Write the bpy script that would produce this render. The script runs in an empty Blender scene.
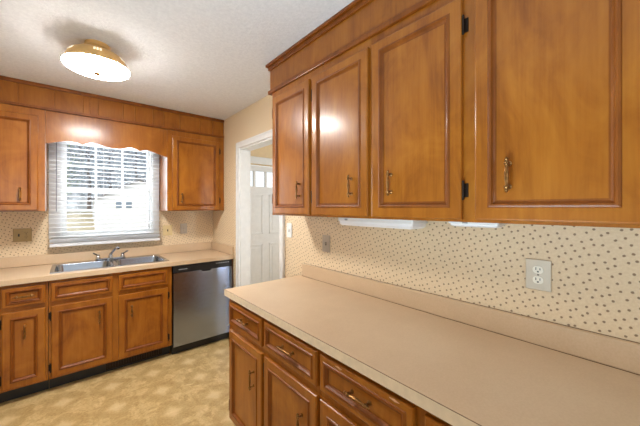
import bpy, bmesh, math, random
from mathutils import Vector, Matrix
random.seed(7)
SC = bpy.context.scene
COL = SC.collection
PI = math.pi

# ------------------------------------------------------------------ camera
cam_d = bpy.data.cameras.new('camera')
cam = bpy.data.objects.new('camera', cam_d); COL.objects.link(cam)
cam.location = (0, 0, 1.435)
cam.rotation_euler = (PI/2, 0, -math.radians(40.4745))
cam_d.sensor_width = 36.0
cam_d.lens = 291.882/640*36
cam_d.shift_y = -(213-207.741)/640
cam_d.clip_start = 0.02
SC.camera = cam

# ------------------------------------------------------------------ exposure, sky, sun, big lights
SC.view_settings.view_transform = 'Standard'
SC.view_settings.look = 'None'
SC.view_settings.exposure = 0.07
SC.view_settings.gamma = 1.0
SC.view_settings.use_curve_mapping = False
W = bpy.data.worlds.new('sky'); SC.world = W; W.use_nodes = True
W.node_tree.nodes['Background'].inputs[0].default_value = (0.88, 0.94, 1.0, 1)
W.node_tree.nodes['Background'].inputs[1].default_value = 1.3

def light(name, kind, loc, rot, energy, color, **kw):
    d = bpy.data.lights.new(name, kind); d.energy = energy; d.color = color
    for k, v in kw.items(): setattr(d, k, v)
    o = bpy.data.objects.new(name, d); COL.objects.link(o); o.location = loc; o.rotation_euler = rot
    return o
light('sun', 'SUN', (0, -5, 12), (math.radians(50), 0, math.radians(-35)), 1.6, (1, .95, .88), angle=0.02)
# daylight through the kitchen window; the dining and hall lights are added fill
light('dining_fill', 'AREA', (-0.75, -2.52, 1.5), (-PI/2+PI, 0, 0), 20, (.82, .93, 1.0), shape='RECTANGLE', size=1.9, size_y=1.3)  # soft fill added behind the camera, set in an invented window
light('sink_window_daylight', 'AREA', (0.3, 3.86, 1.64), (-PI/2, 0, 0), 24, (.88, .95, 1.0), shape='RECTANGLE', size=.72, size_y=.9)
light('hall_fill', 'AREA', (3.1, 2.6, 1.5), (0, PI/2, 0), 13, (.80, .91, 1.0), shape='RECTANGLE', size=1.3, size_y=1.2)  # fill added to brighten the hall, no window stands here
light('hall_streak_fill', 'AREA', (1.905, .675, 1.1), (PI/2, 0, 0), 14, (.86, .94, 1.0), shape='RECTANGLE', size=.16, size_y=1.75)  # strip light added to put a bright streak on the dishwasher

# added fill light, low by the camera, turned up to brighten the ceiling
light('ceiling_fill', 'AREA', (.15, .4, .93), (PI, 0, 0), 24, (.64, .85, 1.0), shape='DISK', size=.6)

# ------------------------------------------------------------------ materials
def srgb(r, g, b):
    f = lambda c: (c/255/12.92 if c/255 <= .04045 else ((c/255+.055)/1.055)**2.4)
    return (f(r), f(g), f(b), 1)
class NT:
    def __init__(s, name):
        s.m = bpy.data.materials.new(name); s.m.use_nodes = True; s.t = s.m.node_tree
        s.b = s.t.nodes['Principled BSDF']
    def n(s, typ, **kw):
        nd = s.t.nodes.new(typ)
        for k, v in kw.items():
            if k.startswith('i_'):
                key = k[2:]
                nd.inputs[int(key) if key.isdigit() else key.replace('_', ' ')].default_value = v
            else: setattr(nd, k, v)
        return nd
    def l(s, a, b): s.t.links.new(a, b)
    def math(s, op, a, b=None, c=None):
        nd = s.n('ShaderNodeMath', operation=op)
        for i, v in enumerate((a, b, c)):
            if v is None: continue
            if isinstance(v, (int, float)): nd.inputs[i].default_value = v
            else: s.l(v, nd.inputs[i])
        return nd.outputs[0]
    def ramp(s, fac, stops):
        r = s.n('ShaderNodeValToRGB'); e = r.color_ramp.elements
        while len(e) < len(stops): e.new(.5)
        for k, (p, c) in enumerate(stops): e[k].position = p; e[k].color = c
        s.l(fac, r.inputs[0]); return r.outputs[0]
    def mix(s, fac, a, b, typ='MIX'):
        nd = s.n('ShaderNodeMix', data_type='RGBA', blend_type=typ)
        if isinstance(fac, (int, float)): nd.inputs[0].default_value = fac
        else: s.l(fac, nd.inputs[0])
        for k, v in ((6, a), (7, b)):
            if isinstance(v, tuple): nd.inputs[k].default_value = v
            else: s.l(v, nd.inputs[k])
        return nd.outputs[2]
    def coords(s, scale=(1, 1, 1), rot=(0, 0, 0), world=False):
        if world: src = s.n('ShaderNodeNewGeometry').outputs['Position']
        else: src = s.n('ShaderNodeTexCoord').outputs['Object']
        mp = s.n('ShaderNodeMapping'); mp.inputs['Scale'].default_value = scale; mp.inputs['Rotation'].default_value = rot
        s.l(src, mp.inputs[0]); return mp.outputs[0]
    def noise(s, vec, scale, detail=3, rough=.5, dist=0.0):
        nd = s.n('ShaderNodeTexNoise'); nd.inputs['Scale'].default_value = scale; nd.inputs['Detail'].default_value = detail
        nd.inputs['Roughness'].default_value = rough; nd.inputs['Distortion'].default_value = dist
        s.l(vec, nd.inputs['Vector']); return nd.outputs[0]
    def bump(s, h, strength, dist=.002):
        nd = s.n('ShaderNodeBump'); nd.inputs['Strength'].default_value = strength; nd.inputs['Distance'].default_value = dist
        s.l(h, nd.inputs['Height']); s.l(nd.outputs[0], s.b.inputs['Normal'])

def plain(name, col, rough=.5, metal=0, noise=0.06, nscale=20, coat=0, bump=0):
    t = NT(name); v = t.noise(t.coords(), nscale)
    dk = tuple(c*(1-noise*2) for c in col[:3])+(1,); lt = tuple(min(1, c*(1+noise)) for c in col[:3])+(1,)
    t.l(t.ramp(v, [(.3, dk), (.7, lt)]), t.b.inputs['Base Color'])
    t.b.inputs['Roughness'].default_value = rough; t.b.inputs['Metallic'].default_value = metal
    t.b.inputs['Coat Weight'].default_value = coat
    if bump: t.bump(v, bump)
    return t.m

def wood(name, base, dark, light_, rough=.32, coat=.3):
    t = NT(name)
    oi = t.n('ShaderNodeObjectInfo').outputs['Random']
    sh = t.n('ShaderNodeVectorMath', operation='SCALE'); sh.inputs[0].default_value = (7.1, 3.3, 11.7); t.l(oi, sh.inputs['Scale'])
    ad = t.n('ShaderNodeVectorMath', operation='ADD'); t.l(t.coords(), ad.inputs[0]); t.l(sh.outputs[0], ad.inputs[1])
    m1 = t.n('ShaderNodeMapping'); m1.inputs['Scale'].default_value = (14, 14, 1.3); t.l(ad.outputs[0], m1.inputs[0])
    m2 = t.n('ShaderNodeMapping'); m2.inputs['Scale'].default_value = (3.5, 3.5, 1.9); t.l(ad.outputs[0], m2.inputs[0])
    m3 = t.n('ShaderNodeMapping'); m3.inputs['Scale'].default_value = (130, 130, 5); t.l(ad.outputs[0], m3.inputs[0])
    g = t.noise(m1.outputs[0], 1.0, 4, .6, 1.6); bl = t.noise(m2.outputs[0], 1.5, 5, .62, 1.2); fi = t.noise(m3.outputs[0], 1.0, 2)
    v = t.math('ADD', t.math('MULTIPLY', g, .30), t.math('ADD', t.math('MULTIPLY', bl, .57), t.math('MULTIPLY', fi, .13)))
    t.l(t.ramp(v, [(.36, dark), (.5, base), (.63, light_)]), t.b.inputs['Base Color'])
    t.b.inputs['Roughness'].default_value = rough; t.b.inputs['Coat Weight'].default_value = coat; t.b.inputs['Coat Roughness'].default_value = .17; t.b.inputs['Specular IOR Level'].default_value = .3
    t.bump(fi, .30, .001); t.l(t.b.inputs['Normal'].links[0].from_socket, t.b.inputs['Coat Normal'])
    return t.m

M = {}
M['wood'] = wood('honey_maple', srgb(155, 91, 23), srgb(130, 71, 14), srgb(170, 106, 32))
M['wood_soffit'] = wood('honey_maple_panel', srgb(150, 88, 22), srgb(126, 69, 14), srgb(165, 102, 31))
M['wood_dark'] = wood('dark_maple', srgb(92, 50, 20), srgb(76, 40, 15), srgb(104, 58, 24))  # dark brown wood of the filler strip
M['groove'] = wood('dark_moulding', srgb(128, 68, 15), srgb(108, 55, 10), srgb(144, 82, 22), .42, .1)  # darker tone for mouldings and door profiles
M['chip'] = plain('bare_wood', srgb(226, 178, 140), .7, 0, .1, 80)
M['brass'] = plain('antique_brass', srgb(146, 106, 62), .32, .9, .2, 60)
M['hinge'] = plain('dark_bronze', srgb(44, 32, 24), .45, .6)
M['white'] = plain('white_paint', srgb(232, 232, 230), .4, 0, .02)
M['blind'] = plain('white_slat', srgb(228, 230, 234), .45, 0, .02)
M['cord'] = plain('grey_wand', srgb(150, 154, 158), .4, 0, .04)
M['black'] = plain('black_plastic', srgb(26, 26, 28), .4, 0, .2)
M['chrome'] = plain('chrome', srgb(190, 192, 196), .12, 1, .03)
M['ivory'] = plain('ivory_plastic', srgb(222, 200, 150), .4, 0, .03)
M['tanplate'] = plain('tan_plate', srgb(170, 140, 88), .4, .2, .05)
M['greyplate'] = plain('brushed_plate', srgb(186, 174, 158), .4, .35, .05)
M['outlet'] = plain('beige_plate', srgb(200, 186, 164), .4, .1, .04)
M['outletface'] = plain('cream_receptacle', srgb(232, 222, 200), .3, 0, .03)
M['slot'] = plain('slot_black', srgb(30, 24, 20), .6)
M['diffuser'] = plain('white_acrylic', srgb(240, 240, 242), .3, 0, .01)
M['gold'] = plain('gold_enamel', srgb(238, 192, 122), .35, .1, .06, 12)
M['hallwall'] = plain('hall_paint', srgb(232, 206, 164), .7, 0, .02)
M['dining'] = plain('dining_paint', srgb(214, 196, 164), .8, 0, .03)
M['edge'] = plain('pale_laminate_edge', srgb(236, 219, 193), .4, 0, .04, 40)
M['seam'] = plain('brown_seam', srgb(120, 88, 58), .5, 0, .1, 60)

def laminate(name, a, b, c):
    t = NT(name); co = t.coords(world=True)
    v = t.math('ADD', t.math('MULTIPLY', t.noise(co, 3.5, 4, .6), .6), t.math('MULTIPLY', t.noise(co, 160, 2), .4))
    t.l(t.ramp(v, [(.36, a), (.5, b), (.64, c)]), t.b.inputs['Base Color'])
    t.b.inputs['Roughness'].default_value = .42
    return t.m
M['lam'] = laminate('tan_laminate', srgb(205, 177, 144), srgb(210, 183, 150), srgb(215, 189, 157))

def steel(name, col, rough, axis, bmp=.05):
    t = NT(name); sc = [400, 400, 400]; sc[axis] = 3
    v = t.noise(t.coords(tuple(sc)), 1, 2)
    w = t.noise(t.coords(), 3.0, 2)
    t.l(t.ramp(t.math('ADD', t.math('MULTIPLY', v, .5), t.math('MULTIPLY', w, .5)), [(.3, tuple(c*.85 for c in col[:3])+(1,)), (.7, col)]), t.b.inputs['Base Color'])
    t.b.inputs['Metallic'].default_value = 1; t.b.inputs['Roughness'].default_value = rough
    t.bump(v, bmp, .001)
    return t.m
M['steel'] = steel('brushed_steel', srgb(160, 174, 204), .2, 0, .45)
M['sinksteel'] = steel('sink_steel', srgb(176, 184, 196), .22, 0)

# wallpaper: cream ground with scattered small brown sprigs in a slanting lattice
def wallpaper(name, ax):
    t = NT(name)
    pos = t.n('ShaderNodeNewGeometry').outputs['Position']
    sp = t.n('ShaderNodeSeparateXYZ'); t.l(pos, sp.inputs[0])
    cb = t.n('ShaderNodeCombineXYZ'); t.l(sp.outputs[ax], cb.inputs[0]); t.l(sp.outputs[2], cb.inputs[1])
    mp = t.n('ShaderNodeMapping'); mp.inputs['Rotation'].default_value = (0, 0, math.radians(24)); mp.inputs['Scale'].default_value = (1/.0265,)*3
    t.l(cb.outputs[0], mp.inputs[0])
    vo = t.n('ShaderNodeTexVoronoi', voronoi_dimensions='2D'); vo.inputs['Scale'].default_value = 1; vo.inputs['Randomness'].default_value = .42
    t.l(mp.outputs[0], vo.inputs['Vector'])
    wob = t.math('MULTIPLY', t.math('SUBTRACT', t.noise(mp.outputs[0], 5, 1), .5), .10)
    d = t.math('ADD', vo.outputs['Distance'], wob)
    dots = t.math('SUBTRACT', 1.0, t.math('SMOOTH_MIN', 1.0, t.math('MULTIPLY', t.math('MAXIMUM', t.math('SUBTRACT', d, .115), 0), 14), .1))
    gr = t.noise(mp.outputs[0], 3.1, 2)
    ground = t.ramp(gr, [(.35, srgb(226, 203, 168)), (.65, srgb(233, 212, 179))])
    # faint hairline stems between the sprigs
    v2 = t.n('ShaderNodeTexVoronoi', voronoi_dimensions='2D', feature='DISTANCE_TO_EDGE'); v2.inputs['Scale'].default_value = 1.0
    t.l(mp.outputs[0], v2.inputs['Vector'])
    st = t.math('MULTIPLY', t.math('LESS_THAN', v2.outputs['Distance'], .025), .10)
    g2 = t.mix(st, ground, srgb(190, 160, 120))
    t.l(t.mix(t.math('MULTIPLY', dots, .8), g2, srgb(112, 78, 48)), t.b.inputs['Base Color'])
    t.b.inputs['Roughness'].default_value = .6
    return t.m
M['paper_y'] = wallpaper('sprig_wallpaper_side', 1)
M['paper_x'] = wallpaper('sprig_wallpaper_back', 0)

def ceiling_mat():
    t = NT('textured_ceiling'); co = t.coords(world=True)
    v = t.noise(co, 55, 4, .7)
    t.l(t.ramp(v, [(.3, srgb(222, 222, 224)), (.7, srgb(236, 236, 237))]), t.b.inputs['Base Color'])
    t.b.inputs['Roughness'].default_value = .9; t.bump(v, .5, .006); return t.m
M['ceil'] = ceiling_mat()

# vinyl floor: printed tile squares with a pale flower at each centre and mottled brown patches
def floor_mat():
    t = NT('printed_vinyl'); pos = t.n('ShaderNodeNewGeometry').outputs['Position']
    sp = t.n('ShaderNodeSeparateXYZ'); t.l(pos, sp.inputs[0])
    P = (.2935, .3165)
    def cell(axis, off, p):
        u = t.math('DIVIDE', t.math('SUBTRACT', sp.outputs[axis], off-20*p), p)
        return t.math('SUBTRACT', t.math('FRACT', t.math('ADD', u, .5)), .5)
    cx = t.math('ABSOLUTE', cell(0, .250, P[0])); cy = t.math('ABSOLUTE', cell(1, 2.550, P[1]))
    co = t.coords(world=True)
    n1 = t.noise(co, 14, 5, .7, .8); n2 = t.noise(co, 75, 3, .7)
    wob = t.math('MULTIPLY', t.math('SUBTRACT', n1, .5), .55)
    dia = t.math('ADD', t.math('ADD', cx, cy), wob)
    flower = t.n('ShaderNodeMapRange', interpolation_type='SMOOTHSTEP'); t.l(dia, flower.inputs[0])
    flower.inputs[1].default_value = .08; flower.inputs[2].default_value = .27; flower.inputs[3].default_value = 1; flower.inputs[4].default_value = 0
    # mottled brown patches in the ring around the flower, paler seams
    ring = t.n('ShaderNodeMapRange', interpolation_type='SMOOTHSTEP'); t.l(t.math('ABSOLUTE', t.math('SUBTRACT', dia, .42)), ring.inputs[0])
    ring.inputs[1].default_value = .06; ring.inputs[2].default_value = .24; ring.inputs[3].default_value = 1; ring.inputs[4].default_value = 0
    seam = t.n('ShaderNodeMapRange', interpolation_type='SMOOTHSTEP'); t.l(t.math('MAXIMUM', cx, cy), seam.inputs[0])
    seam.inputs[1].default_value = .44; seam.inputs[2].default_value = .49
    mott = t.math('ADD', t.math('MULTIPLY', n1, .6), t.math('MULTIPLY', n2, .4))
    base = t.ramp(mott, [(.35, srgb(166, 134, 80)), (.5, srgb(200, 170, 116)), (.64, srgb(220, 195, 144))])
    b2 = t.mix(t.math('MULTIPLY', ring.outputs[0], t.math('MULTIPLY', n1, .6)), base, srgb(150, 116, 62))
    b3 = t.mix(t.math('MULTIPLY', seam.outputs[0], .35), b2, srgb(206, 180, 128))
    b4 = t.mix(t.math('MULTIPLY', flower.outputs[0], .6), b3, srgb(226, 204, 156))
    t.l(b4, t.b.inputs['Base Color']); t.b.inputs['Roughness'].default_value = .38
    t.bump(n2, .1, .001)
    return t.m
M['floor'] = floor_mat()

def glass():
    t = NT('window_glass'); o = t.t.nodes['Material Output']
    tr = t.n('ShaderNodeBsdfTransparent'); gl = t.n('ShaderNodeBsdfGlossy'); gl.inputs['Roughness'].default_value = .02
    fr = t.n('ShaderNodeFresnel'); fr.inputs[0].default_value = 1.45
    mx = t.n('ShaderNodeMixShader'); t.l(t.math('MULTIPLY', fr.outputs[0], .7), mx.inputs[0])
    t.l(tr.outputs[0], mx.inputs[1]); t.l(gl.outputs[0], mx.inputs[2]); t.l(mx.outputs[0], o.inputs[0]); return t.m
M['glass'] = glass()
def emit(name, col, st):
    t = NT(name); t.b.inputs['Base Color'].default_value = col; t.b.inputs['Roughness'].default_value = .3
    v = t.noise(t.coords(), 6); t.l(t.ramp(v, [(.2, tuple(c*.94 for c in col[:3])+(1,)), (.8, col)]), t.b.inputs['Emission Color'])
    t.b.inputs['Emission Strength'].default_value = st; return t.m
M['lampglass'] = emit('lit_opal_glass', (1, .97, .93, 1), 124)
M['lampslot'] = emit('lit_slot', (1, .88, .66, 1), .9)

# outdoors
M['lawn'] = plain('winter_lawn', srgb(196, 184, 156), .9, 0, .12, 1.2)
M['siding'] = plain('white_siding', srgb(228, 230, 234), .7, 0, .02)
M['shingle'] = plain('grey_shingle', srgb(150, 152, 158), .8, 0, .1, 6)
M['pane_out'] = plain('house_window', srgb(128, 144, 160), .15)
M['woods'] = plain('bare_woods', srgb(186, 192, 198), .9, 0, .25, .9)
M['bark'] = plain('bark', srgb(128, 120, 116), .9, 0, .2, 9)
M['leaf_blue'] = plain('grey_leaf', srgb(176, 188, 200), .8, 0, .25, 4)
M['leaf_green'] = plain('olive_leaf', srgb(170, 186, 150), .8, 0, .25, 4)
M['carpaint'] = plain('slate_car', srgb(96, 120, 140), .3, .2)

# ------------------------------------------------------------------ mesh helpers
class MB:
    def __init__(s): s.b = bmesh.new()
    def _xf(s, vs, mat):
        if mat is not None: bmesh.ops.transform(s.b, matrix=mat, verts=vs)
    def box(s, x0, x1, y0, y1, z0, z1, bev=0.0, seg=2, mi=0):
        n0 = len(s.b.faces)
        r = bmesh.ops.create_cube(s.b, size=1)
        vs = r['verts']
        for v in vs:
            v.co = Vector((x0 if v.co.x < 0 else x1, y0 if v.co.y < 0 else y1, z0 if v.co.z < 0 else z1))
        fs = list({f for v in vs for f in v.link_faces})
        for f in fs: f.material_index = mi
        if bev:
            es = list({e for v in vs for e in v.link_edges})
            r = bmesh.ops.bevel(s.b, geom=es, offset=bev, segments=seg, affect='EDGES', profile=.6)
            for f in r['faces']: f.material_index = mi
        return s
    def rings(s, rings, closed=True, cap0=True, cap1=True, mi=0):
        vr = [[s.b.verts.new(p) for p in ring] for ring in rings]
        n = len(vr[0])
        for a, c in zip(vr, vr[1:]):
            for i in range(n if closed else n-1):
                j = (i+1) % n
                try: s.b.faces.new((a[i], a[j], c[j], c[i])).material_index = mi
                except ValueError: pass
        if cap0: s.b.faces.new(list(reversed(vr[0]))).material_index = mi
        if cap1: s.b.faces.new(vr[-1]).material_index = mi
        return s
    def lathe(s, prof, c=(0, 0, 0), axis='z', n=32, cap0=True, cap1=True, mi=0):
        R = []
        for r, h in prof:
            ring = []
            for k in range(n):
                a = 2*PI*k/n; u, v = r*math.cos(a), r*math.sin(a)
                p = {'z': (u, v, h), 'y': (u, h, -v), 'x': (h, u, v)}[axis]
                ring.append(Vector(p)+Vector(c))
            R.append(ring)
        return s.rings(R, True, cap0, cap1, mi)
    def tube(s, pts, r, n=10, mi=0):
        pts = [Vector(p) for p in pts]; R = []
        rr = r if isinstance(r, (list, tuple)) else [r]*len(pts)
        up = None
        for i, p in enumerate(pts):
            d = (pts[min(i+1, len(pts)-1)]-pts[max(i-1, 0)]).normalized()
            if up is None: up = Vector((0, 0, 1)) if abs(d.z) < .9 else Vector((1, 0, 0))
            a = d.cross(up).normalized(); c = a.cross(d).normalized(); up = c
            R.append([p+rr[i]*(math.cos(2*PI*k/n)*a+math.sin(2*PI*k/n)*c) for k in range(n)])
        return s.rings(R, True, True, True, mi)
    def prism(s, poly, y0, y1, mi=0):           # polygon in xz, extruded along y
        return s.rings([[Vector((x, y0, z)) for x, z in poly], [Vector((x, y1, z)) for x, z in poly]], mi=mi)
    def build(s, name, mat, parent=None, smooth=False, loc=None):
        bmesh.ops.recalc_face_normals(s.b, faces=s.b.faces[:])
        me = bpy.data.meshes.new(name); s.b.to_mesh(me); s.b.free()
        for m in (mat if isinstance(mat, (list, tuple)) else [mat]): me.materials.append(m)
        if smooth:
            for p in me.polygons: p.use_smooth = True
            me.set_sharp_from_angle(angle=math.radians(38))
        o = bpy.data.objects.new(name, me); COL.objects.link(o)
        if parent is not None: o.parent = parent
        if loc is not None: o.location = loc
        return o
def empty(name, loc=(0, 0, 0), rz=0.0):
    o = bpy.data.objects.new(name, None); COL.objects.link(o); o.empty_display_size = .1
    o.location = loc; o.rotation_euler = (0, 0, rz); return o
def tag(o, label, cat, group=None):
    o['label'] = label; o['category'] = cat
    if group: o['group'] = group
    return o
def struct(o): o['kind'] = 'structure'; return o

# ------------------------------------------------------------------ room shell
XR, YW, ZC = 1.3666, 3.691, 2.4613
TW = .104; TB = .125
XL, YB = -1.9, -2.6
XH, YH0, YH1 = 3.2, .7, 3.691
DY0, DY1, DZ = 2.112, 2.9, 2.065         # doorway to the hall

struct(MB().box(XL-.1, XH+.1, YB-.1, YW+TB, -.06, 0).build('floor', M['floor']))
struct(MB().box(XL-.1, XH+.1, YB-.1, YW+TB, ZC, ZC+.1).build('ceiling', M['ceil']))
WX0, WX1, WZ0, WZ1 = -.075, .695, 1.165, 2.12
m = MB(); m.box(XL, WX0, YW, YW+TB, 0, ZC); m.box(WX1, XR+TW-.001, YW, YW+TB, 0, ZC)
m.box(WX0, WX1, YW, YW+TB, 0, WZ0); m.box(WX0, WX1, YW, YW+TB, WZ1, ZC)
struct(m.build('wall_back', M['paper_x']))
m = MB(); m.box(XR, XR+TW, YB, DY0, 0, ZC); m.box(XR, XR+TW, DY1, YW, 0, ZC); m.box(XR, XR+TW, DY0, DY1, DZ, ZC)
struct(m.build('wall_right', M['paper_y']))
struct(MB().box(XL-.1, XL, YB, YW, 0, ZC).build('wall_left', M['dining']))
BX0, BX1, BZ0, BZ1 = -1.75, .25, .8, 2.15
m = MB(); m.box(XL-.1, BX0, YB-.1, YB, 0, ZC); m.box(BX1, XR+TW, YB-.1, YB, 0, ZC)
m.box(BX0, BX1, YB-.1, YB, 0, BZ0); m.box(BX0, BX1, YB-.1, YB, BZ1, ZC)
struct(m.build('wall_front', M['dining']))
w2 = struct(empty('added_window_2', ((BX0+BX1)/2, YB-.06, BZ0)))  # invented window, added to carry the fill light from behind
m = MB(); hw = (BX1-BX0)/2; hh = BZ1-BZ0
m.box(-hw, -hw+.05, 0, .05, 0, hh); m.box(hw-.05, hw, 0, .05, 0, hh); m.box(-.03, .03, 0, .05, .05, hh-.05)
m.box(-hw+.05, hw-.05, 0, .05, 0, .05); m.box(-hw+.05, hw-.05, 0, .05, hh-.05, hh); m.build('window_frame', M['white'], w2)
MB().box(-hw+.05, hw-.05, .02, .026, .05, hh-.05).build('pane', M['glass'], w2)

# hall beyond the doorway
m = MB(); m.box(XH, XH+.1, YH0, YH1, 0, ZC); struct(m.build('wall_hall_right', M['hallwall']))
m = MB(); m.box(XR+TW, 1.81, YH0-.1, YH0, 0, ZC); m.box(2.0, XH, YH0-.1, YH0, 0, ZC); m.box(1.81, 2.0, YH0-.1, YH0, 0, .2); m.box(1.81, 2.0, YH0-.1, YH0, 2.0, ZC)
struct(m.build('wall_hall_front', M['hallwall']))
w3 = struct(empty('added_window_3', (1.905, YH0-.08, .2)))  # invented narrow window, added to hold the hall strip light
m = MB(); m.box(-.095, -.08, 0, .04, 0, 1.8); m.box(.08, .095, 0, .04, 0, 1.8); m.box(-.08, .08, 0, .04, 0, .02); m.box(-.08, .08, 0, .04, 1.78, 1.8); m.build('window_frame', M['white'], w3)
MB().box(-.08, .08, .015, .02, .02, 1.78).build('pane', M['glass'], w3)
FX0, FX1, FZ = 1.70, 2.60, 2.03
m = MB(); m.box(XR+TW, FX0-.02, YW, YW+TB, 0, ZC); m.box(FX1+.02, XH+.1, YW, YW+TB, 0, ZC); m.box(FX0-.02, FX1+.02, YW, YW+TB, FZ+.02, ZC)
struct(m.build('wall_hall_back', M['hallwall']))

# doorway casing and jambs (kitchen side)
cw = .06
m = MB()
m.box(XR-.02, XR, DY1, DY1+cw, 0, DZ, .004); m.box(XR-.02, XR, DY0-cw, DY0, 0, DZ, .004); m.box(XR-.02, XR, DY0-cw, DY1+cw, DZ, DZ+cw, .004)
m.box(XR-.026, XR-.02, DY1+cw-.014, DY1+cw, 0, DZ+cw); m.box(XR-.026, XR-.02, DY0-cw, DY0-cw+.014, 0, DZ+cw)
m.box(XR-.026, XR-.02, DY0-cw+.014, DY1+cw-.014, DZ+cw-.014, DZ+cw)
m.box(XR-.004, XR+TW+.004, DY1-.018, DY1, 0, DZ); m.box(XR-.004, XR+TW+.004, DY0, DY0+.018, 0, DZ)
m.box(XR-.004, XR+TW+.004, DY0+.018, DY1-.018, DZ-.018, DZ)
m.box(XR+.05, XR+.09, DY0+.018, DY0+.03, 0, DZ-.018)
m.box(XR+TW, XR+TW+.016, DY0-cw, DY0, 0, DZ)
struct(m.build('trim_1', M['white']))
struct(MB().box(XR-.014, XR, DY1+cw, YW-.65, 0, .09, .003).build('baseboard_right', M['white']))

# front door in the hall: panelled, with a row of small lights at the top
d1 = struct(empty('door_1', ((FX0+FX1)/2, YW+.05, 0)))
dw = (FX1-FX0)/2
lites = [(1.80, 1.955), (1.983, 2.139), (2.164, 2.319), (2.345, 2.50)]; LZ0, LZ1 = 1.735, 1.955
xo = (FX0+FX1)/2
m = MB(); y0, y1 = -.02, .022
m.box(-dw, dw, y0, y1, LZ1, FZ); m.box(-dw, dw, y0, y1, .01, LZ0)
xs = [-dw] + [v-xo for p in lites for v in p] + [dw]
for a, c in zip(xs[0::2], xs[1::2]): m.box(a, c, y0, y1, LZ0, LZ1)
for px0, px1 in ((-dw+.11, -.05), (.05, dw-.11)):
    for pz0, pz1 in ((.22, .92), (1.06, 1.62)):
        for (a, b, c, d) in ((px0, px1, pz0, pz0+.022), (px0, px1, pz1-.022, pz1), (px0, px0+.022, pz0, pz1), (px1-.022, px1, pz0, pz1)):
            m.box(a, b, y0-.007, y0, c, d, .003)
        m.box(px0+.05, px1-.05, y0-.005, y0, pz0+.05, pz1-.05, .004)
m.build('door_panel', M['white'], d1)
for a, c in lites: MB().box(a-xo, c-xo, -.004, .002, LZ0, LZ1).build('pane', M['glass'], d1)
m = MB()
for s in (-1, 1): m.box(s*(dw+.011)-.009, s*(dw+.011)+.009, -.05, .06, 0, FZ+.02); m.box(s*(dw+.055)-.045, s*(dw+.055)+.045, -.072, -.052, 0, FZ+.02, .004)
m.box(-dw-.1, dw+.1, -.072, -.052, FZ+.02, FZ+.11, .004); m.box(-dw-.11, dw+.11, -.078, -.052, FZ+.1, FZ+.115)
m.build('door_frame', M['white'], d1)
m = MB(); m.lathe([(.026, 0), (.028, -.006), (.01, -.012), (.01, -.035), (.026, -.045), (.028, -.06), (.015, -.072)], (dw-.07, y0, .95), 'y', 16)
m.build('door_knob', M['brass'], d1, True)

# sink window: casing, double-hung sashes, glass
w1 = struct(empty('window_1', ((WX0+WX1)/2, YW, WZ0)))
hw = (WX1-WX0)/2; hh = WZ1-WZ0
m = MB()
for s in (-1, 1):
    m.box(min(s*(hw-.005), s*(hw+(.06 if s > 0 else .082))), max(s*(hw-.005), s*(hw+(.06 if s > 0 else .082))), -.02, -.001, -.02, hh, .003)
    m.box(min(s*hw, s*(hw-.018)), max(s*hw, s*(hw-.018)), 0, .11, 0, hh)
m.box(-hw-.06, hw+.06, -.02, -.001, hh, hh+.075, .003)
m.box(-hw+.018, hw-.018, 0, .11, hh-.018, hh)
m.build('window_frame', M['white'], w1)
m = MB(); m.box(-hw-.06, hw+.06, -.03, .0, -.022, 0, .004); m.box(-hw+.018, hw-.018, 0.0, .11, 0, .012); m.box(-hw-.05, hw+.05, -.018, -.001, -.075, -.022); m.build('window_sill', M['white'], w1)
def sash(y, z0, z1, name):
    m = MB(); x0, x1 = -hw+.018, hw-.018; f = .024
    m.box(x0, x0+f, y, y+.03, z0, z1); m.box(x1-f, x1, y, y+.03, z0, z1); m.box(x0+f, x1-f, y, y+.03, z0, z0+f); m.box(x0+f, x1-f, y, y+.03, z1-f, z1)
    for k in (1, 2):
        xx = x0+f+(x1-x0-2*f)*k/3; m.box(xx-.009, xx+.009, y+.004, y+.026, z0+f, z1-f)
    zz = (z0+z1)/2; m.box(x0+f, x1-f, y+.005, y+.025, zz-.009, zz+.009)
    sm = m.build('window_sash', M['white'], w1)
    MB().box(x0+f, x1-f, y+.013, y+.017, z0+f, z1-f).build('pane', M['glass'], sm)
sash(.03, .012, .47, 'lower'); sash(.066, .435, hh-.018, 'upper')
m = MB(); m.box(-.03, .03, .012, .03, .455, .468, .002); m.build('sash_lock', M['hinge'], w1)

# ------------------------------------------------------------------ soffits
def soffit_far():
    yf = YW-.356; z0, z1 = 2.2636, ZC
    o = struct(empty('trim_2', (0, yf, 0)))
    gx = [-.86, -.62, -.321, -.106, .081, .128, .188, .377, .475, .63, .73, .884, 1.092, 1.236, XR-.002]
    m = MB()
    for a, b in zip(gx, gx[1:]): m.box(a+.0012, b-.0012, 0, .02, z0+.004, z1-.03, .002, 1)
    m.box(gx[0], gx[-1], .012, .35, z0, z1-.001); m.build('soffit_board', M['wood_soffit'], o)
    m = MB(); m.box(gx[0], gx[-1], -.012, .012, z1-.03, z1-.001, .004); m.build('ceiling_moulding', M['groove'], o)
    m = MB(); m.box(gx[0], gx[-1], -.014, .012, z0-.014, z0+.008, .004); m.build('lower_moulding', M['groove'], o)
soffit_far()
XU = XR-.2775
YU_END, YNEAR = 1.797, -.46
def soffit_right():
    z0, z1 = 2.262, ZC
    o = struct(empty('trim_3', (XU, YU_END+.03, 0)))
    L = YNEAR-YU_END-.03
    MB().box(0, XR-XU-.001, L, 0, z0, z1-.001).build('soffit_board', M['wood_soffit'], o)
    m = MB(); m.box(-.012, XR-XU-.001, L, .012, z1-.045, z1-.018, .004); m.box(-.026, XR-XU-.001, L, .026, z1-.02, z1-.001, .005); m.build('ceiling_moulding', M['groove'], o)
    m = MB(); m.box(-.014, XR-XU-.001, L, .012, z0-.016, z0+.01, .005); m.build('lower_moulding', M['groove'], o)
soffit_right()

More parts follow.
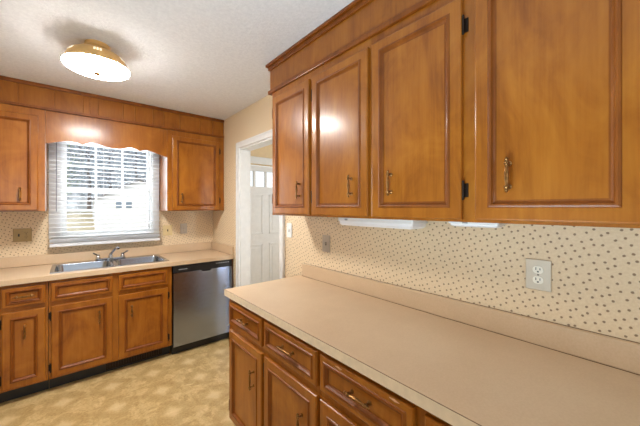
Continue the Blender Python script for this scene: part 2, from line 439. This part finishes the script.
# ------------------------------------------------------------------ cabinetry (local frame: width along +x, front towards -y)
def door_mesh(x0, x1, z0, z1, rail=.055, t=.019):
    m = MB(); b = m.b
    def loop(ins, y):
        return [Vector((x0+ins, y, z0+ins)), Vector((x1-ins, y, z0+ins)), Vector((x1-ins, y, z1-ins)), Vector((x0+ins, y, z1-ins))]
    prof = [(0, 0, 0), (0, -t+.005, 0), (.002, -t+.0015, 0), (.006, -t, 0), (rail-.013, -t, 0), (rail-.011, -t-.003, 1), (rail-.006, -t-.0045, 1), (rail-.001, -t-.003, 1),
            (rail+.003, -t+.004, 1), (rail+.008, -t+.0085, 1), (rail+.0125, -t+.0085, 1)]
    vr = [[b.verts.new(p) for p in loop(i, y)] for i, y, _ in prof]
    for (a, c, mi) in zip(vr, vr[1:], [p[2] for p in prof[1:]]):
        for i in range(4):
            j = (i+1) % 4; b.faces.new((a[i], a[j], c[j], c[i])).material_index = mi
    b.faces.new(vr[-1]); b.faces.new(list(reversed(vr[0])))
    return m
def handle(x, z, y, parent, vertical=True, L=.1):
    # turned spindle pull on two posts
    s = L/.1
    prof = [(.001, -.056), (.0045, -.054), (.0062, -.050), (.0045, -.046), (.0055, -.044), (.0078, -.0405), (.0078, -.036), (.0048, -.033), (.0042, -.030), (.0045, -.024),
            (.0062, -.010), (.0070, 0)]
    prof = prof + [(r, -h) for r, h in reversed(prof[:-1])]
    m = MB(); so = -.024
    if vertical: m.lathe([(r, h*s) for r, h in prof], (x, y+so, z), 'z', 12)
    else: m.lathe([(r, h*s) for r, h in prof], (x, y+so, z), 'x', 12)
    for k in (-1, 1):
        c = (x, y, z+k*.038*s) if vertical else (x+k*.038*s, y, z)
        m.lathe([(.0085, .0), (.0085, -.003), (.0045, -.006), (.004, -.024)], c, 'y', 12)
    return m.build('handle', M['brass'], parent, True)
def hinge(x, z, parent, side):
    m = MB(); m.lathe([(.002, -.036), (.0045, -.033), (.0038, -.028), (.0045, -.0255), (.0045, .0255), (.0038, .028), (.0045, .033), (.002, .036)], (x+side*.004, -.013, z), 'z', 10)
    m.box(min(x+side*.002, x+side*.018), max(x+side*.002, x+side*.018), -.003, -.0005, z-.025, z+.025)
    return m.build('hinge', M['hinge'], parent, True)

def cabinet_door(parent, x0, x1, z0, z1, hx, hz, hinge_side, hz_off=.10):
    d = door_mesh(x0, x1, z0, z1).build('door', [M['wood'], M['groove']], parent)
    handle(hx, hz, -.0105, d)
    xh = x1 if hinge_side > 0 else x0
    for z in (z0+hz_off, z1-hz_off): hinge(xh, z, d, hinge_side)
    return d
def drawer(parent, x0, x1, z0, z1, with_handle=True):
    d = door_mesh(x0, x1, z0, z1, rail=.034).build('drawer', [M['wood'], M['groove']], parent)
    if with_handle: handle((x0+x1)/2, (z0+z1)/2, -.0105, d, False, .105)
    return d

def face_frame(parent, w, z0, z1, stiles, rails):
    m = MB()
    for a, c in stiles: m.box(a, c, 0, .02, z0, z1)
    for a, c in rails:
        for s0, s1 in zip(stiles, stiles[1:]): m.box(s0[1], s1[0], 0.0004, .0196, a, c)
    return m.build('face_frame', M['wood'], parent)
def body_open(parent, w, z0, z1, d):
    m = MB(); t = .016
    m.box(0, t, .02, d, z0, z1); m.box(w-t, w, .02, d, z0, z1); m.box(t, w-t, d-t, d, z0, z1); m.box(t, w-t, .02, d-t, z0, z0+t)
    return m.build('cabinet_body', M['wood'], parent)

KZ = .105
def base_unit(loc, rz, w, d, doors, drawers, label, frame_stiles, handles=True, vent=False):
    o = tag(empty('base_cabinet', loc, rz), label, 'cabinet')
    body_open(o, w, KZ, .874, d)
    face_frame(o, w, KZ, .874, frame_stiles, [(KZ, .135), (.665, .72), (.84, .874)])
    m = MB(); m.box(0, w, .075, .09, 0, KZ); m.build('toe_kick', M['black'], o)
    if vent:
        m = MB(); m.box(vent[0], vent[1], .066, .0745, .02, .09, .002)
        n = int((vent[1]-vent[0])/.02)
        for k in range(n): m.box(vent[0]+.01+k*.02, vent[0]+.014+k*.02, .062, .066, .03, .08)
        m.build('kick_vent', M['hinge'], o)
    for x0, x1, hx, hz, s in doors: cabinet_door(o, x0, x1, .12, .672, hx, hz, s, .075)
    o_dr = [drawer(o, x0, x1, .709, .852, hd) for x0, x1, hd in drawers]
    return o_dr

# far run: base face plane at y = 3.075
YF = 3.078
X0 = -.86
base_unit((X0, YF, 0), 0, .73-.003, YW-YF-.003, [(.045, .445, .39, .52, -1), (.482, .712, .60, .52, -1)], [(.045, .445, True), (.482, .712, True)],
          'wooden base cabinet left of the sink, drawer with pull above a narrow door', [(0, .06), (.43, .495), (.69, .727)])
base_unit((-.13, YF, 0), 0, .872, YW-YF-.003, [(.015, .402, .313, .52, -1), (.445, .834, .541, .52, 1)], [(.015, .402, False), (.445, .834, False)],
          'wooden sink base cabinet with two plain drawer fronts, beneath the steel sink', [(0, .03), (.39, .46), (.82, .872)], vent=(.36, .80))

# right run: face plane x = .767
XF = .772
YB_END = 1.794
def rx(y): return YB_END-y
units = [(YB_END, .896), (.894, 0.0), (-.002, YNEAR)]
def right_base(k, a, b, doors, drawers, label):
    w = a-b
    st = [(0, .04)]
    for (p, q) in zip(doors, doors[1:]): st.append((a-p[1]-.012-0, a-q[0]+.012))
    st.append((w-.04, w))
    return base_unit((XF, a, 0), -PI/2, w, XR-XF-.003,
              [(a-l, a-r, a-hy, hz, s) for l, r, hy, hz, s in doors], [(a-l, a-r, True) for l, r in drawers], label, st)
right_base(0, YB_END, .897, [(1.762, 1.356, 1.453, .498, -1), (1.33, .909, 1.013, .498, -1)], [(1.762, 1.356), (1.33, .909)],
           'wooden base cabinet at the doorway end of the long tan counter')
RB1 = right_base(1, .895, .0, [(.884, .469, .80, .498, 1), (.434, .018, .33, .498, 1)], [(.884, .469), (.434, .018)],
           'wooden base cabinet under the near half of the long tan counter')

for y0, y1, z, sd in ((.80, .752, .842, 1), (.556, .512, .8455, 2)):
    rnd = random.Random(sd); n = 9; m = MB(); cx, hx = .895-(y0+y1)/2, (y0-y1)/2
    pl = [(cx+hx*math.cos(2*PI*k/n)*rnd.uniform(.6, 1), z+.0045*math.sin(2*PI*k/n)*rnd.uniform(.4, 1)) for k in range(n)]
    m.prism(pl, -.0196, -.0186); c = m.build('finish_chip', M['chip'], RB1[0]); c['label'] = 'pale chip in the wood finish'
# upper cabinets
UZ1 = 2.2615
def upper_unit(loc, rz, w, d, z0, doors, label, stiles, z1=UZ1-.014, dz0=None, dz1=2.2):
    o = tag(empty('wall_cabinet', loc, rz), label, 'cabinet')
    m = MB(); m.box(0, w, .02, d, z0, z1); m.build('cabinet_body', M['wood'], o)
    face_frame(o, w, z0, z1, stiles, [(z0, z0+.045), (z1-.06, z1)])
    for x0, x1, hx, hz, s in doors: cabinet_door(o, x0, x1, z0+.010, dz1, hx, hz, s, .105)
    return o
def right_upper(a, b, doors, label):
    st = [(0, .035)]
    for p, q in zip(doors, doors[1:]): st.append((a-p[1]-.012, a-q[0]+.012))
    st.append((a-b-.035, a-b))
    upper_unit((XU, a, 0), -PI/2, a-b, XR-XU-.003, 1.383, [(a-l, a-r, a-hy, hz, s) for l, r, hy, hz, s in doors], label, st)
right_upper(YU_END, .897, [(1.770, 1.360, 1.46, 1.545, -1), (1.332, .909, 1.019, 1.543, -1)],
            'wooden wall cabinet nearest the doorway, with two doors')
right_upper(.895, -.02, [(.885, .470, .78, 1.543, 1), (.425, .024, .3215, 1.54, 1)],
            'large wooden wall cabinet at right foreground, two wide doors above the dotted wallpaper and outlet')
YUF = YW-.356
upper_unit((-.86, YUF, 0), 0, .86-.164, .353, 1.4045, [(.08, .655, .55, 1.543, -1)], 'wooden wall cabinet at left of the sink window, single door', [(0, .1), (.64, .696)], dz1=2.19)
upper_unit((.760, YUF, 0), 0, XR-.760-.003, .353, 1.4025, [(.046, .545, .139, 1.54, 1)], 'wooden wall cabinet in far corner, right of the sink window, single door', [(0, .06), (.53, XR-.763)], dz1=2.19)

# scalloped valance between the far wall cabinets
pts = [(-.146, 1.977), (-.071, 2.0), (-.019, 2.012), (.027, 2.010), (.055, 2.004), (.077, 1.992), (.10, 2.008), (.13, 2.022), (.16, 2.024), (.20, 2.014), (.24, 2.0), (.29, 1.992), (.34, 1.993),
       (.385, 2.003), (.42, 2.016), (.455, 2.018), (.49, 2.006), (.516, 1.990), (.54, 2.003), (.575, 2.010), (.62, 2.001), (.665, 1.986), (.71, 1.972)]
poly = [(-.162, 2.247), (-.162, 1.972)] + pts + [(.758, 1.96), (.758, 2.247)]
v = MB().prism(poly, YUF+.002, YUF+.02).build('window_valance', M['wood'])
tag(v, 'wooden valance board with scalloped lower edge above the sink window', 'valance')

# ------------------------------------------------------------------ worktops
def worktop(name, label, boxes, edge, splash, parent_loc, em='edge', seams=()):
    o = tag(empty(name, parent_loc), label, 'countertop')
    m = MB()
    for b in boxes: m.box(*b)
    m.build('counter_slab', M['lam'], o)
    m = MB()
    for b in edge: m.box(*b, .0015, 1)
    m.build('edge_band', M[em], o)
    m = MB()
    for b in splash: m.box(*b, .003, 1)
    m.build('backsplash', M['lam'], o)
    m = MB()
    for b in seams: m.box(*b)
    m.build('seam', M['seam'], o)
    return o
Z0, Z1 = .876, .914
XC = .745
worktop('countertop', 'long empty tan laminate countertop with pale front edge under the right wall cabinets',
        [(XC+.0015, XR-.001, YNEAR, 1.8135, Z0, Z1)], [(XC, XC+.0013, YNEAR, 1.815, Z0, Z1-.0012), (XC+.0015, XR-.001, 1.8137, 1.815, Z0, Z1-.0012)],
        [(XR-.021, XR-.001, YNEAR, 1.79, Z1, 1.007)], (0, 0, 0),
        seams=[(XC+.0002, XC+.0018, YNEAR, 1.8145, Z1-.0012, Z1+.0002), (XR-.0225, XR-.021, YNEAR, 1.79, Z1, Z1+.0015), (XR-.0035, XR-.001, YNEAR, 1.79, 1.007, 1.0085)])
SX0, SX1, SY0, SY1 = -.128, .735, 3.135, 3.615
YC = 3.046
worktop('countertop', 'tan laminate countertop along the far wall holding the steel sink, below the window',
        [(X0, SX0+.02, YC+.002, YW-.001, Z0, Z1), (SX1-.02, XR-.001, YC+.002, YW-.001, Z0, Z1), (SX0+.02, SX1-.02, YC+.002, SY0+.02, Z0, Z1), (SX0+.02, SX1-.02, SY1-.02, YW-.001, Z0, Z1)],
        [(X0, XR-.001, YC, YC+.0018, Z0, Z1-.0012)], [(X0, XR-.022, YW-.021, YW-.001, Z1, 1.007), (XR-.021, XR-.001, YC+.01, YW-.022, Z1, 1.007)], (0, 0, 0), 'lam',
        [(X0, XR-.022, YW-.0225, YW-.021, Z1, Z1+.0015), (XR-.0225, XR-.021, YC+.01, YW-.0225, Z1, Z1+.0015)])

# ------------------------------------------------------------------ sink and faucet
def rrect(cx, cy, hx, hy, r, z, n=6):
    out = []
    for qx, qy, a0 in ((1, 1, 0), (-1, 1, PI/2), (-1, -1, PI), (1, -1, 3*PI/2)):
        for k in range(n+1):
            a = a0+PI/2*k/n; out.append(Vector((cx+qx*(hx-r)+r*math.cos(a), cy+qy*(hy-r)+r*math.sin(a), z)))
    return out
sk = tag(empty('sink', ((SX0+SX1)/2, (SY0+SY1)/2, Z1)), 'double bowl stainless steel sink set in the far counter under the window', 'sink')
HX, HY = (SX1-SX0)/2, (SY1-SY0)/2
for s in (-1, 1):
    m = MB(); cx = s*HX/2; bx, by = HX/2-.03, HY-.055; cy = -.022
    rg = [rrect(cx, 0, HX/2-.0002, HY, .0005, .0005), rrect(cx, 0, HX/2-.0002, HY-.001, .0005, .005), rrect(cx, cy, bx+.012, by+.012, .055, .0055), rrect(cx, cy, bx+.004, by+.004, .05, .003),
          rrect(cx, cy, bx, by, .048, -.006), rrect(cx, cy, bx-.012, by-.012, .05, -.14), rrect(cx, cy, bx-.035, by-.035, .06, -.165), rrect(cx, cy, .05, .05, .049, -.170)]
    m.rings(rg, True, False, True)
    bw = m.build('sink_bowl', M['sinksteel'], sk, True)
    m = MB(); m.lathe([(.045, -.169), (.043, -.166), (.034, -.168), (.005, -.1685)], (cx, cy, 0), 'z', 20); m.build('drain', M['chrome'], bw, True)
fa = tag(empty('faucet', (.302, SY1-.042, Z1+.0062)), 'chrome two-handle kitchen faucet behind the double sink', 'faucet')
m = MB(); m.rings([rrect(0, 0, .125, .026, .025, 0), rrect(0, 0, .125, .026, .025, .012), rrect(0, 0, .115, .019, .018, .018)]); m.build('base_plate', M['chrome'], fa, True)
m = MB(); m.lathe([(.022, .018), (.02, .035), (.014, .045), (.012, .06)], n=16); m.tube([(0, 0, .05), (0.008, -.016, .068), (.028, -.056, .105), (.042, -.085, .122), (.05, -.10, .122), (.053, -.108, .113)], [.013, .012, .011, .0105, .011, .012], 12); m.build('spout', M['chrome'], fa, True)
for s in (-1, 1):
    m = MB(); m.lathe([(.02, .018), (.019, .03), (.013, .04), (.015, .052), (.01, .06)], (s*.1, 0, 0), 'z', 16); m.tube([(s*.1, 0, .05), (s*.115, -.02, .062), (s*.138, -.04, .078)], [.008, .006, .0075], 10)
    m.build('lever_handle', M['chrome'], fa, True)

# ------------------------------------------------------------------ dishwasher
DX0, DX1 = .748, 1.343
dwm = tag(empty('dishwasher', ((DX0+DX1)/2, YF, 0)), 'stainless steel dishwasher with black control strip, under the far counter beside the doorway', 'dishwasher')
hw = (DX1-DX0)/2
m = MB(); m.box(-hw+.004, hw-.004, .01, .58, .1, .868); m.build('tub_body', M['black'], dwm)
# steel door with notched top edge
nx0, nx1 = -.05, .085
zt = .80
poly = [(-hw+.003, .088), (hw-.003, .088), (hw-.003, zt), (nx1, zt), (nx1-.018, zt-.026), (nx0+.018, zt-.026), (nx0, zt), (-hw+.003, zt)]
m = MB(); m.prism(poly, -.026, .008); dd = m.build('door', M['steel'], dwm)
m = MB(); m.prism([(nx0+.004, zt-.001), (nx0+.02, zt-.0245), (nx1-.02, zt-.0245), (nx1-.004, zt-.001), (nx1-.016, zt-.001), (nx1-.026, zt-.017), (nx0+.026, zt-.017), (nx0+.016, zt-.001)], -.034, -.0262)
m.build('pull_lip', M['cord'], dd)
m = MB(); m.lathe([(.014, -.0262), (.014, -.0275), (.0, -.0276)][:2], (hw-.045, 0, .165), 'y', 20); m.build('badge', M['cord'], dd)
m = MB(); m.box(-hw+.003, hw-.003, -.022, .008, zt+.003, .871, .004); m.box(nx0+.01, nx1-.01, -.012, .008, zt-.024, zt+.004); cp = m.build('control_panel', M['black'], dwm)
for k in range(6): MB().box(.12+k*.025, .136+k*.025, -.0235, -.0222, .845, .853).build('button', M['cord'], cp)
MB().box(-hw+.05, -hw+.13, -.0235, -.0222, .828, .836).build('badge_strip', M['cord'], cp)
m = MB(); m.box(-hw+.003, hw-.003, .03, .05, .0, .085); m.build('kick_plate', M['black'], dwm)
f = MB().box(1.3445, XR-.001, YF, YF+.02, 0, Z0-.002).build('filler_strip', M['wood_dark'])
tag(f, 'narrow dark wooden filler strip between dishwasher and doorway wall', 'filler strip')

# ------------------------------------------------------------------ ceiling lamp
LX, LY = .127, 2.31
lp = tag(empty('ceiling_light', (LX, LY, ZC)), 'round gold ceiling light with a glowing white glass dish', 'ceiling light')
MB().lathe([(.064, 0), (.064, -.018), (.070, -.023), (.070, -.032), (.062, -.037), (.056, -.05)], n=40).build('canopy', M['gold'], lp, True)
shp = [(.052, -.044), (.085, -.047), (.112, -.055), (.134, -.070), (.152, -.094), (.164, -.119), (.168, -.133), (.172, -.137), (.171, -.142), (.163, -.140)]
MB().lathe(shp, n=64, cap0=False, cap1=False).build('shade', M['gold'], lp, True)
MB().lathe([(.1715, -.1385), (.171, -.145), (.167, -.153), (.147, -.163), (.10, -.171), (.05, -.175), (.002, -.176)], n=56, cap0=False).build('glass_dish', M['lampglass'], lp, True)
MB().lathe([(.002, -.175), (.019, -.177), (.021, -.182), (.012, -.19), (.002, -.194)], n=18).build('finial', M['brass'], lp, True)
for g in range(6):
    m = MB()
    for k in (-1, 0, 1):
        a = 2*PI*g/6-1.62+k*.10
        rings = []
        R = []
        for r, h in ((.1385, -.076), (.1455, -.0853), (.1525, -.0947)):
            for_ = []
            R.append((r, h))
        c, s_ = math.cos(a), math.sin(a); tx, ty = -s_, c; hwid = .0045
        loops = []
        for r, h in R:
            rr = r+.0016
            loops.append([Vector((c*rr-tx*hwid, s_*rr-ty*hwid, h)), Vector((c*rr+tx*hwid, s_*rr+ty*hwid, h)), Vector((c*(rr-.004)+tx*hwid, s_*(rr-.004)+ty*hwid, h-.002)), Vector((c*(rr-.004)-tx*hwid, s_*(rr-.004)-ty*hwid, h-.002))])
        m.rings(loops)
    m.build('light_slot', M['lampslot'], lp)


# ------------------------------------------------------------------ blind
bl = tag(empty('venetian_blind', (.30, 3.625, 0)), 'white venetian blind lowered with open slats over the sink window', 'blind')
bw = .449
m = MB(); m.box(-bw, bw, -.03, .03, 2.10, 2.155, .003); m.build('headrail', M['blind'], bl)
m = MB()
zs = [2.08-.0415*k for k in range(23)]
for z in zs + [1.118+.0075*k for k in range(4)]:
    m.rings([[Vector((sx, -.025, z-.002)), Vector((sx, 0, z+.0012)), Vector((sx, .025, z-.002)), Vector((sx, .025, z+.0008)), Vector((sx, 0, z+.004)), Vector((sx, -.025, z+.0008))] for sx in (-bw, bw)])
m.build('slats', M['blind'], bl)
m = MB(); m.box(-bw, bw, -.027, .027, 1.075, 1.105, .004); m.build('bottom_rail', M['blind'], bl)
m = MB()
for x in (-.33, -.05, .33):
    for y in (-.027, .027): m.tube([(x, y, 1.10), (x, y, 2.1)], .0013, 6)
m.build('ladder_cords', M['blind'], bl)
m = MB(); m.tube([(-.400, -.038, 1.40), (-.400, -.036, 2.1)], .004, 8); m.build('tilt_wand', M['cord'], bl, True)

# ------------------------------------------------------------------ wall plates
def plate(name, loc, rz, w, h, mat, label, cat):
    o = tag(empty(name, loc, rz), label, cat)
    m = MB(); m.box(-w/2, w/2, -.006, 0, -h/2, h/2, .003, 2); m.build('cover_plate', mat, o); return o
def receptacle(o, x, mat):
    for s in (-1, 1):
        m = MB(); m.rings([rrect(x, 0, .017, .0145, .0135, 0)]*1, cap0=False)
        m.b.free(); m = MB()
        ring0 = [Vector((p.x, -.006, p.y+s*.0195)) for p in rrect(x, 0, .017, .0145, .0135, 0)]
        ring1 = [Vector((p.x, -.0085, p.y)) for p in ring0]; ring1 = [Vector((p.x, -.0085, p.z)) for p in ring0]
        m.rings([ring0, ring1]); r = m.build('receptacle', mat, o)
        m = MB(); m.box(x-.0078, x-.0052, -.0092, -.0084, s*.0195-.001, s*.0195+.0085); m.box(x+.0052, x+.0078, -.0092, -.0084, s*.0195-.001, s*.0195+.0075)
        m.lathe([(.0032, -.0084), (.0032, -.0092)], (x, 0, s*.0195-.007), 'y', 10); m.build('socket_holes', M['slot'], r)
    m = MB(); m.lathe([(.003, -.006), (.0025, -.0075)], (x, 0, 0), 'y', 10); m.build('screw', M['hinge'], o)
def toggle(o, x, mat):
    m = MB(); m.box(x-.005, x+.005, -.0065, -.006, -.012, .012); m.build('toggle_slot', M['slot'], o)
    m = MB(); m.box(x-.0038, x+.0038, -.02, -.0063, .0, .009, .002); m.build('toggle', mat, o)
R90 = -PI/2
o = plate('wall_outlet', (XR-.0005, .308, 1.178), R90, .082, .118, M['outlet'], 'beige double wall outlet on the dotted wallpaper above the long counter', 'outlet'); receptacle(o, 0, M['outletface'])
o = plate('light_switch', (XR-.0005, 1.53, 1.183), R90, .078, .118, M['greyplate'], 'grey metal switch plate on dotted wallpaper below the doorway-end wall cabinet', 'switch'); toggle(o, 0, M['greyplate'])
o = plate('light_switch', (XR-.0005, 1.985, 1.25), R90, .072, .118, M['white'], 'white light switch plate right beside the doorway casing', 'switch'); toggle(o, 0, M['white'])
o = plate('light_switch', (-.327, YW-.0005, 1.192), 0, .118, .116, M['tanplate'], 'tan double plate with a switch and an outlet, left of the sink window', 'switch'); toggle(o, -.023, M['slot']); receptacle(o, .023, M['tanplate'])
o = plate('light_switch', (.845, YW-.0005, 1.175), 0, .1, .118, M['ivory'], 'ivory switch plate just right of the window blind', 'switch'); toggle(o, 0, M['slot'])
o = plate('wall_outlet', (1.018, YW-.0005, 1.188), 0, .078, .12, M['greyplate'], 'grey outlet plate under the far corner wall cabinet', 'outlet'); receptacle(o, 0, M['outlet'])

# ------------------------------------------------------------------ under-cabinet lights
def tray(name, y0, y1, x0, x1, z0, z1, label):
    o = tag(empty(name, (x0, (y0+y1)/2, z1)), label, 'light fixture')
    h = (y1-y0)/2; d = x1-x0; t = z1-z0
    def rr(ins, z): return [Vector((p.x, p.y, z)) for p in rrect(d/2, 0, d/2-ins, h-ins, .008, 0, 4)]
    MB().rings([rr(0.004, 0), rr(0, -.004), rr(0, -t*.45), rr(.003, -t*.5)]).build('housing', M['white'], o, True)
    MB().rings([rr(.006, -t*.5), rr(.006, -t*.8), rr(.016, -t)]).build('diffuser', M['diffuser'], o, True)
    m = MB(); m.box(-.003, .0, h-.08, h-.06, -t*.4, -t*.2); m.build('rocker_switch', M['cord'], o)
tray('under_cabinet_light', .745, 1.24, 1.195, 1.335, 1.333, 1.3825, 'long white light fixture under the wall cabinets near the doorway')
tray('under_cabinet_light', .39, .58, 1.195, 1.30, 1.358, 1.3825, 'small thin white light fixture under the large foreground wall cabinet')

# ------------------------------------------------------------------ outdoors, seen through the blind
m = MB()
gx = [(-14, 30)]
prof = [(YW+TB+.02, -.5), (9, -.5), (16, -.48), (29, -.45), (34, .85), (60, 1.5)]
m.rings([[Vector((-30, y, z)), Vector((45, y, z)), Vector((45, y, z-.3)), Vector((-30, y, z-.3))] for y, z in prof])
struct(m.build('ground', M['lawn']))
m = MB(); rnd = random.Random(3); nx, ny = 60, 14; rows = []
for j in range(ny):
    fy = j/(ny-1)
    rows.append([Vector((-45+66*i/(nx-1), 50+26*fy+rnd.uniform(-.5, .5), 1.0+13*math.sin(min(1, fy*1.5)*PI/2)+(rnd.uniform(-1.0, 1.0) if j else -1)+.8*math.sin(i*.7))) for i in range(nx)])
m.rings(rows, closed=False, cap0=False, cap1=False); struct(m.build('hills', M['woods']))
HY0 = 27.5
hs = tag(empty('house', (4.6, HY0, -.46)), 'white gabled house across the yard, seen through the window blind', 'house')
m = MB(); m.prism([(-3.1, 0), (3.1, 0), (3.1, 2.56), (-.35, 4.11), (-3.1, 2.56)], 0, 6); m.build('walls', M['siding'], hs)
m = MB(); m.prism([(-3.35, 2.46), (-.35, 4.16), (3.35, 2.46), (3.35, 2.61), (-.35, 4.31), (-3.35, 2.61)], -.25, 6.2); m.build('roof', M['shingle'], hs)
for x in (-1.75, -1.1, 1.2):
    m = MB(); m.box(x-.26, x+.26, -.05, .02, 1.81, 2.41); wf = m.build('house_window', M['white'], hs)
    m = MB(); m.box(x-.2, x+.2, -.06, -.052, 1.86, 2.36); m.build('pane', M['pane_out'], wf)
def tree(x, y, z, h, r, leaf, label, seed):
    rnd = random.Random(seed)
    o = tag(empty('tree', (x, y, z)), label, 'tree', 'trees beyond the yard')
    m = MB(); m.tube([(0, 0, 0), (.05, 0, h*.3), (-.05, .05, h*.6), (0, 0, h*.92)], [.16, .13, .09, .03], 8)
    for k in range(11):
        a = rnd.uniform(0, 2*PI); z0 = h*rnd.uniform(.25, .75); L = r*rnd.uniform(.6, 1)
        m.tube([(0, 0, z0), (math.cos(a)*L*.5, math.sin(a)*L*.5, z0+L*.35), (math.cos(a)*L, math.sin(a)*L, z0+L*.6)], [.06, .04, .015], 6)
    m.build('trunk', M['bark'], o)
    m = MB()
    for k in range(2600):
        while True:
            p = Vector((rnd.uniform(-1, 1), rnd.uniform(-1, 1), rnd.uniform(-1, 1)))
            if .3 < p.length < 1: break
        c = Vector((p.x*r, p.y*r, h*.6+p.z*h*.45)); s = rnd.uniform(.06, .15)
        u = Vector((rnd.uniform(-1, 1), rnd.uniform(-1, 1), rnd.uniform(-1, 1))).normalized(); w = u.orthogonal().normalized()
        m.b.faces.new([m.b.verts.new(c+a*u*s+b*w*s*.6) for a, b in ((-1, 0), (0, -1), (1, 0), (0, 1))])
    m.build('foliage', leaf, o)
for i, (x, y, h, r) in enumerate([(-2.6, 35, 7, 1.9), (1.3, 35, 7.5, 1.9), (3.4, 41, 9, 2.1), (7.9, 41, 9, 2.1), (5.4, 37, 8.5, 1.6), (-.7, 40, 9, 2.0), (-5.2, 40, 8, 2.1)]):
    z = 1.1 if y < 36 else 1.2
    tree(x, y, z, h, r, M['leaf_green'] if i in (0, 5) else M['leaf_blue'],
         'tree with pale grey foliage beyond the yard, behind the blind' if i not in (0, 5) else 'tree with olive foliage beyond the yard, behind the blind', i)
